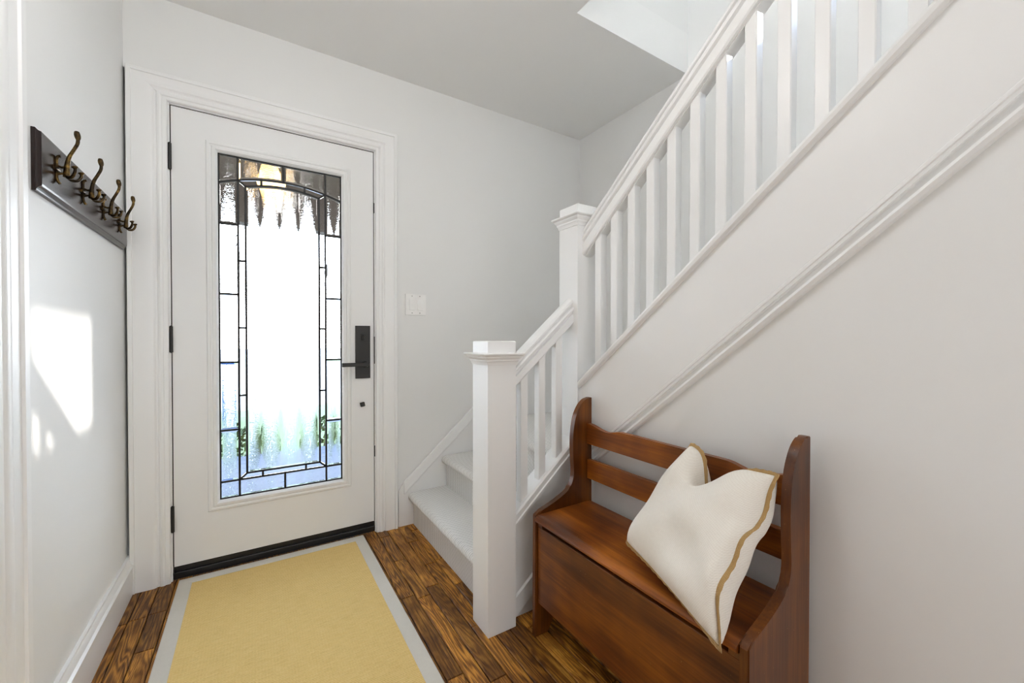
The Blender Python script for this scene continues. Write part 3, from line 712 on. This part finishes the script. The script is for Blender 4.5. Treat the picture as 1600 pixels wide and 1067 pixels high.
for y0, y1 in ((1.160, 1.1868), (0.4642, 0.490)): obj('corner_cleat', box(B(), 0.8565, 0.875, y0, y1, 0.3987, 0.4153), MP_side, bn)
# back rails: scalloped upper rail, plain lower rail
def wave(y):
    t = (y-YI0)/(YI1-YI0); e = min(t, 1-t)
    if e < 0.14: return 0.742-0.016*math.sin(PI*0.5*e/0.14)**2*1.0
    if e < 0.26: return 0.726+0.013*(0.5-0.5*math.cos(PI*min(1, (e-0.14)/0.10)))
    return 0.739
N = 60
top = [(YI0+(YI1-YI0)*i/N, wave(YI0+(YI1-YI0)*i/N)) for i in range(N+1)]
poly = [(YI1, 0.664), (YI0, 0.664)]+top
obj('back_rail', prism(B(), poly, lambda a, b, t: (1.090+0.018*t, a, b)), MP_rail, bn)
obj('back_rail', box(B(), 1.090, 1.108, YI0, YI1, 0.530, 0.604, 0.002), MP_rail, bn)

# ---------------------------------------------------------------- pillow
pw = empty('throw_pillow', (0.98, 0.64, 0.44), 'cream linen throw pillow with tan piping leaning on the bench', 'pillow')
cBL, cBR, cTL, cTR = Vector((0.915, 0.822, 0.480)), Vector((0.806, 0.478, 0.437)), Vector((1.040, 0.703, 0.772)), Vector((1.030, 0.478, 0.752))
def pil_mid(u, v):
    s, t = (u+1)/2, (v+1)/2
    return (cBL*(1-s)+cBR*s)*(1-t)+(cTL*(1-s)+cTR*s)*t
nrm = (cTR-cBL).cross(cTL-cBR).normalized()
if nrm.x > 0: nrm = -nrm              # faces the hall (-X)
upv = ((cTL+cTR)-(cBL+cBR)).normalized()
def pil(u, v, side):
    # edges pulled in between the corners, chopped dent in the top edge
    uu = u*(1-0.06*(1-v*v)); vv = v*(1-0.05*(1-u*u))
    p = pil_mid(uu, vv)
    ch = math.exp(-((u+0.12)/0.36)**2)*max(0, (v-0.05)/0.95)**2
    p = p-upv*(0.105*ch)+nrm*(-0.02*ch)
    # the right seam wanders forward over the plump back half
    wob = max(0, u)**5*max(0, 1-((v+0.35)/0.65)**2)
    p = p+nrm*(0.050*wob+0.010*max(0, u)**4*math.sin(9*v)*max(0, 1-v*v))
    e = 3.6
    f = (max(0, 1-abs(u)**e)*max(0, 1-abs(v)**e))**0.48
    th = 0.086*f*(1-0.12*v)
    wv = 0.010*f*math.sin(8.5*v+2.4*u+0.9)*max(0, 0.30+0.70*u)*(1 if v < 0.2 else max(0, 1-(v-0.2)/0.5))
    wv += 0.005*f*math.sin(4.5*u-6*v+1.0)+0.004*f*math.sin(11*u+3*v)*max(0, v)
    if side > 0: q = p+nrm*(th+wv)
    else:
        q = p-nrm*(0.055*f+0.03*f*max(0, u))
        q = q+Vector((0, -0.022*f*max(0, u)**3, 0))
    if q.x > 0.836 and q.z < 0.4435: q.z = 0.4435
    if q.x > 1.087: q.x = 1.087
    if q.y < 0.4675: q.y = 0.4675
    return q
Np = 56
bm = B(); F = [[bm.verts.new(pil(-1+2*i/Np, -1+2*j/Np, 1)) for i in range(Np+1)] for j in range(Np+1)]; G = [[None]*(Np+1) for _ in range(Np+1)]
for j in range(Np+1):
    for i in range(Np+1):
        edge = i in (0, Np) or j in (0, Np)
        G[j][i] = F[j][i] if edge else bm.verts.new(pil(-1+2*i/Np, -1+2*j/Np, -1))
for j in range(Np):
    for i in range(Np):
        bm.faces.new((F[j][i], F[j][i+1], F[j+1][i+1], F[j+1][i]))
        bm.faces.new((G[j][i], G[j+1][i], G[j+1][i+1], G[j][i+1]))
obj('cover', bm, M_LINEN, pw, smooth=80)
loop = [pil(-1+2*i/Np, -1, 1) for i in range(Np)]+[pil(1, -1+2*i/Np, 1) for i in range(Np)]+[pil(1-2*i/Np, 1, 1) for i in range(Np)]+[pil(-1, 1-2*i/Np, 1) for i in range(Np)]
ctr = pil_mid(0, 0); rings = []; n = len(loop)
for i, p in enumerate(loop):
    t = (loop[(i+1) % n]-loop[i-1]).normalized(); o_ = (p-ctr); o_ = (o_-nrm*o_.dot(nrm)); o_ = (o_-t*o_.dot(t)).normalized()
    q = p+o_*0.002; wr = 0.0062*(1+0.15*math.sin(i*1.7)); tk = 0.0038
    ring = [q+o_*(wr*math.cos(a))+nrm*(tk*math.sin(a)) for a in [2*PI*k/8 for k in range(8)]]
    for r_ in ring:
        if r_.y < 0.4655: r_.y = 0.4655
    rings.append(ring)
rings.append(rings[0])
bm = B(); loft(bm, rings, caps=False); bmesh.ops.remove_doubles(bm, verts=bm.verts[:], dist=1e-6)
obj('piping', bm, M_PIPING, pw, smooth=60)

# ---------------------------------------------------------------- ceiling lamps (above the viewer, mirrored in the door glass; and one added unseen upstairs to brighten the stairwell)
def globe(name, c, label, st, col=(1, 0.93, 0.82), r=0.11, drop=0.03):
    e = empty(name, c, label, 'ceiling lamp')
    obj('canopy', lathe(B(), [(0.065, -0.0005), (0.065, -0.012), (0.03, -0.024), (0.012, -0.030), (0.012, -drop-0.01)], c, 24), M_BLACK, e, smooth=40)
    obj('globe', lathe(B(), [(r*math.sin(a), -drop-r*(1-math.cos(a))) for a in [0.12+i*(PI-0.14)/12 for i in range(13)]], c, 24), emit(name+'_glow', col, st), e, smooth=60)
    return e
globe('ceiling_lamp', (0.20, 0.85, ZC), 'round glowing pendant lamp hanging from the hall ceiling', 27, (1, 0.975, 0.945), 0.10, 0.24)
globe('ceiling_lamp', (1.40, 1.24, 4.951), 'added round lamp, unseen high above the stairs, brightening the stairwell', 38, (1, 0.985, 0.97), 0.13)

# ---------------------------------------------------------------- outdoors, seen through the leaded glass
M_PORCH = plain('grey_blue_porch_paint', (0.036, 0.048, 0.070), 0.6, 0, 0.15)
M_SOFFIT = plain('brown_soffit_boards', (0.03, 0.021, 0.015), 0.6, 0, 0.2)
M_LAWN = plain('lawn', (0.05, 0.075, 0.02), 0.9)
M_ROAD = plain('pale_road', (0.16, 0.16, 0.158), 0.9)
M_LEAF = plain('leaf_green', (0.018, 0.035, 0.008), 0.7, 0, 0.2)
M_BARK = plain('bark', (0.03, 0.024, 0.018), 0.9)
M_BLUE = plain('blue_plastic', (0.004, 0.035, 0.13), 0.4)
M_SIDING = plain('pale_siding', (0.75, 0.73, 0.70), 0.8)
pf = empty('porch_floor', (0.3, 3.4, -0.06), kind='structure', label='grey-blue painted porch floor outside the front door')
for i in range(15):
    obj('board', box(B(), -2.2+0.0, 2.9, YF+0.23+i*0.142, YF+0.23+i*0.142+0.139, -0.09, -0.06, 0.002), M_PORCH, pf)
obj('porch_roof', box(B(), -2.6, 3.3, YF+0.15, 4.55, 2.42, 2.60), M_SOFFIT, kind='structure', label='dark brown porch ceiling outside the door')
obj('porch_beam', box(B(), -2.6, 3.3, 4.36, 4.50, 2.10, 2.4195), M_SOFFIT, kind='structure', label='dark beam along the porch edge')
globe('porch_lamp', (0.12, 3.72, 2.4195), 'warm porch lamp on the brown soffit outside', 5, (1.0, 0.62, 0.22), 0.10)
obj('lawn', box(B(), -30, 30, 4.75, 9.5, -0.6, -0.35), M_LAWN, kind='structure', label='front lawn beyond the porch')
obj('road', box(B(), -30, 30, 9.5, 60, -0.6, -0.38), M_ROAD, kind='structure', label='pale street beyond the lawn')
def shrub(c, r, h, label):
    e = empty('shrub', c, label, 'shrub', 'low shrubs along the porch edge'); bm = B()
    for i in range(260):
        a = random.uniform(0, 2*PI); q = random.random()**0.5; z = random.random()
        p = Vector(c)+Vector((math.cos(a)*r*q*(1-0.5*z*z), math.sin(a)*r*q*(1-0.5*z*z)*0.6, h*z)); s = random.uniform(0.03, 0.06)
        d = Vector((random.gauss(0, 1), random.gauss(0, 1), random.gauss(0, 1))).normalized(); f = d.orthogonal().normalized(); g2 = d.cross(f)
        v = [bm.verts.new(p+f*s), bm.verts.new(p+g2*s*0.5), bm.verts.new(p-f*s), bm.verts.new(p-g2*s*0.5)]; bm.faces.new(v)
    obj('foliage', bm, M_LEAF, e)
    obj('stem', tube(B(), [Vector(c)+Vector((0, 0, -0.02)), Vector(c)+Vector((0.02, 0, h*0.7))], [0.02, 0.008], 6), M_BARK, e)
for i, (x, lab) in enumerate(((-1.3, 'low green shrub past the porch, leftmost in the row'), (-0.65, 'low green shrub past the porch, second from the left'), (0.0, 'low green shrub past the porch, third from the left'), (0.65, 'low green shrub past the porch, fourth from the left'), (1.3, 'low green shrub past the porch, fifth in the row'))):
    shrub((x, 4.98, -0.35), 0.30, 0.48+0.06*(i % 2), lab)
def tree(c, h, label):
    e = empty('street_tree', c, label, 'tree', 'bare trees across the street')
    obj('trunk', tube(B(), [c, (c[0]+0.1, c[1], c[2]+h*0.35), (c[0], c[1], c[2]+h*0.6)], [0.22, 0.17, 0.09], 8), M_BARK, e, smooth=60)
    for i in range(14):
        a = random.uniform(0, 2*PI); z = h*random.uniform(0.3, 0.58); L = h*random.uniform(0.18, 0.38)
        p = Vector((c[0]+0.05, c[1], c[2]+z)); q = p+Vector((math.cos(a)*L*0.7, math.sin(a)*L*0.7, L*0.75)); m = (p+q)/2+Vector((0, 0, -0.1*L))
        obj('branch', tube(B(), [p, m, q], [0.06, 0.04, 0.012], 5), M_BARK, e)
tree((-3.4, 17.0, -0.38), 7.5, 'bare street tree seen through the left border panes')
tree((3.9, 16.0, -0.38), 7.0, 'bare street tree seen through the right border panes')
bn2 = empty('recycling_bin', (-0.52, 8.2, -0.35), 'blue recycling bin standing on the far lawn', 'bin')
bm = B(); loft(bm, [[(-0.52+sx_*k, 8.2+sy_*k*0.8, z) for sx_, sy_ in ((-1, -1), (1, -1), (1, 1), (-1, 1))] for k, z in ((0.22, -0.35), (0.29, 0.38), (0.31, 0.38), (0.31, 0.44))]); obj('body', bm, M_BLUE, bn2)
obj('lid', box(B(), -0.84, -0.20, 7.93, 8.47, 0.441, 0.48, 0.01), M_BLUE, bn2)
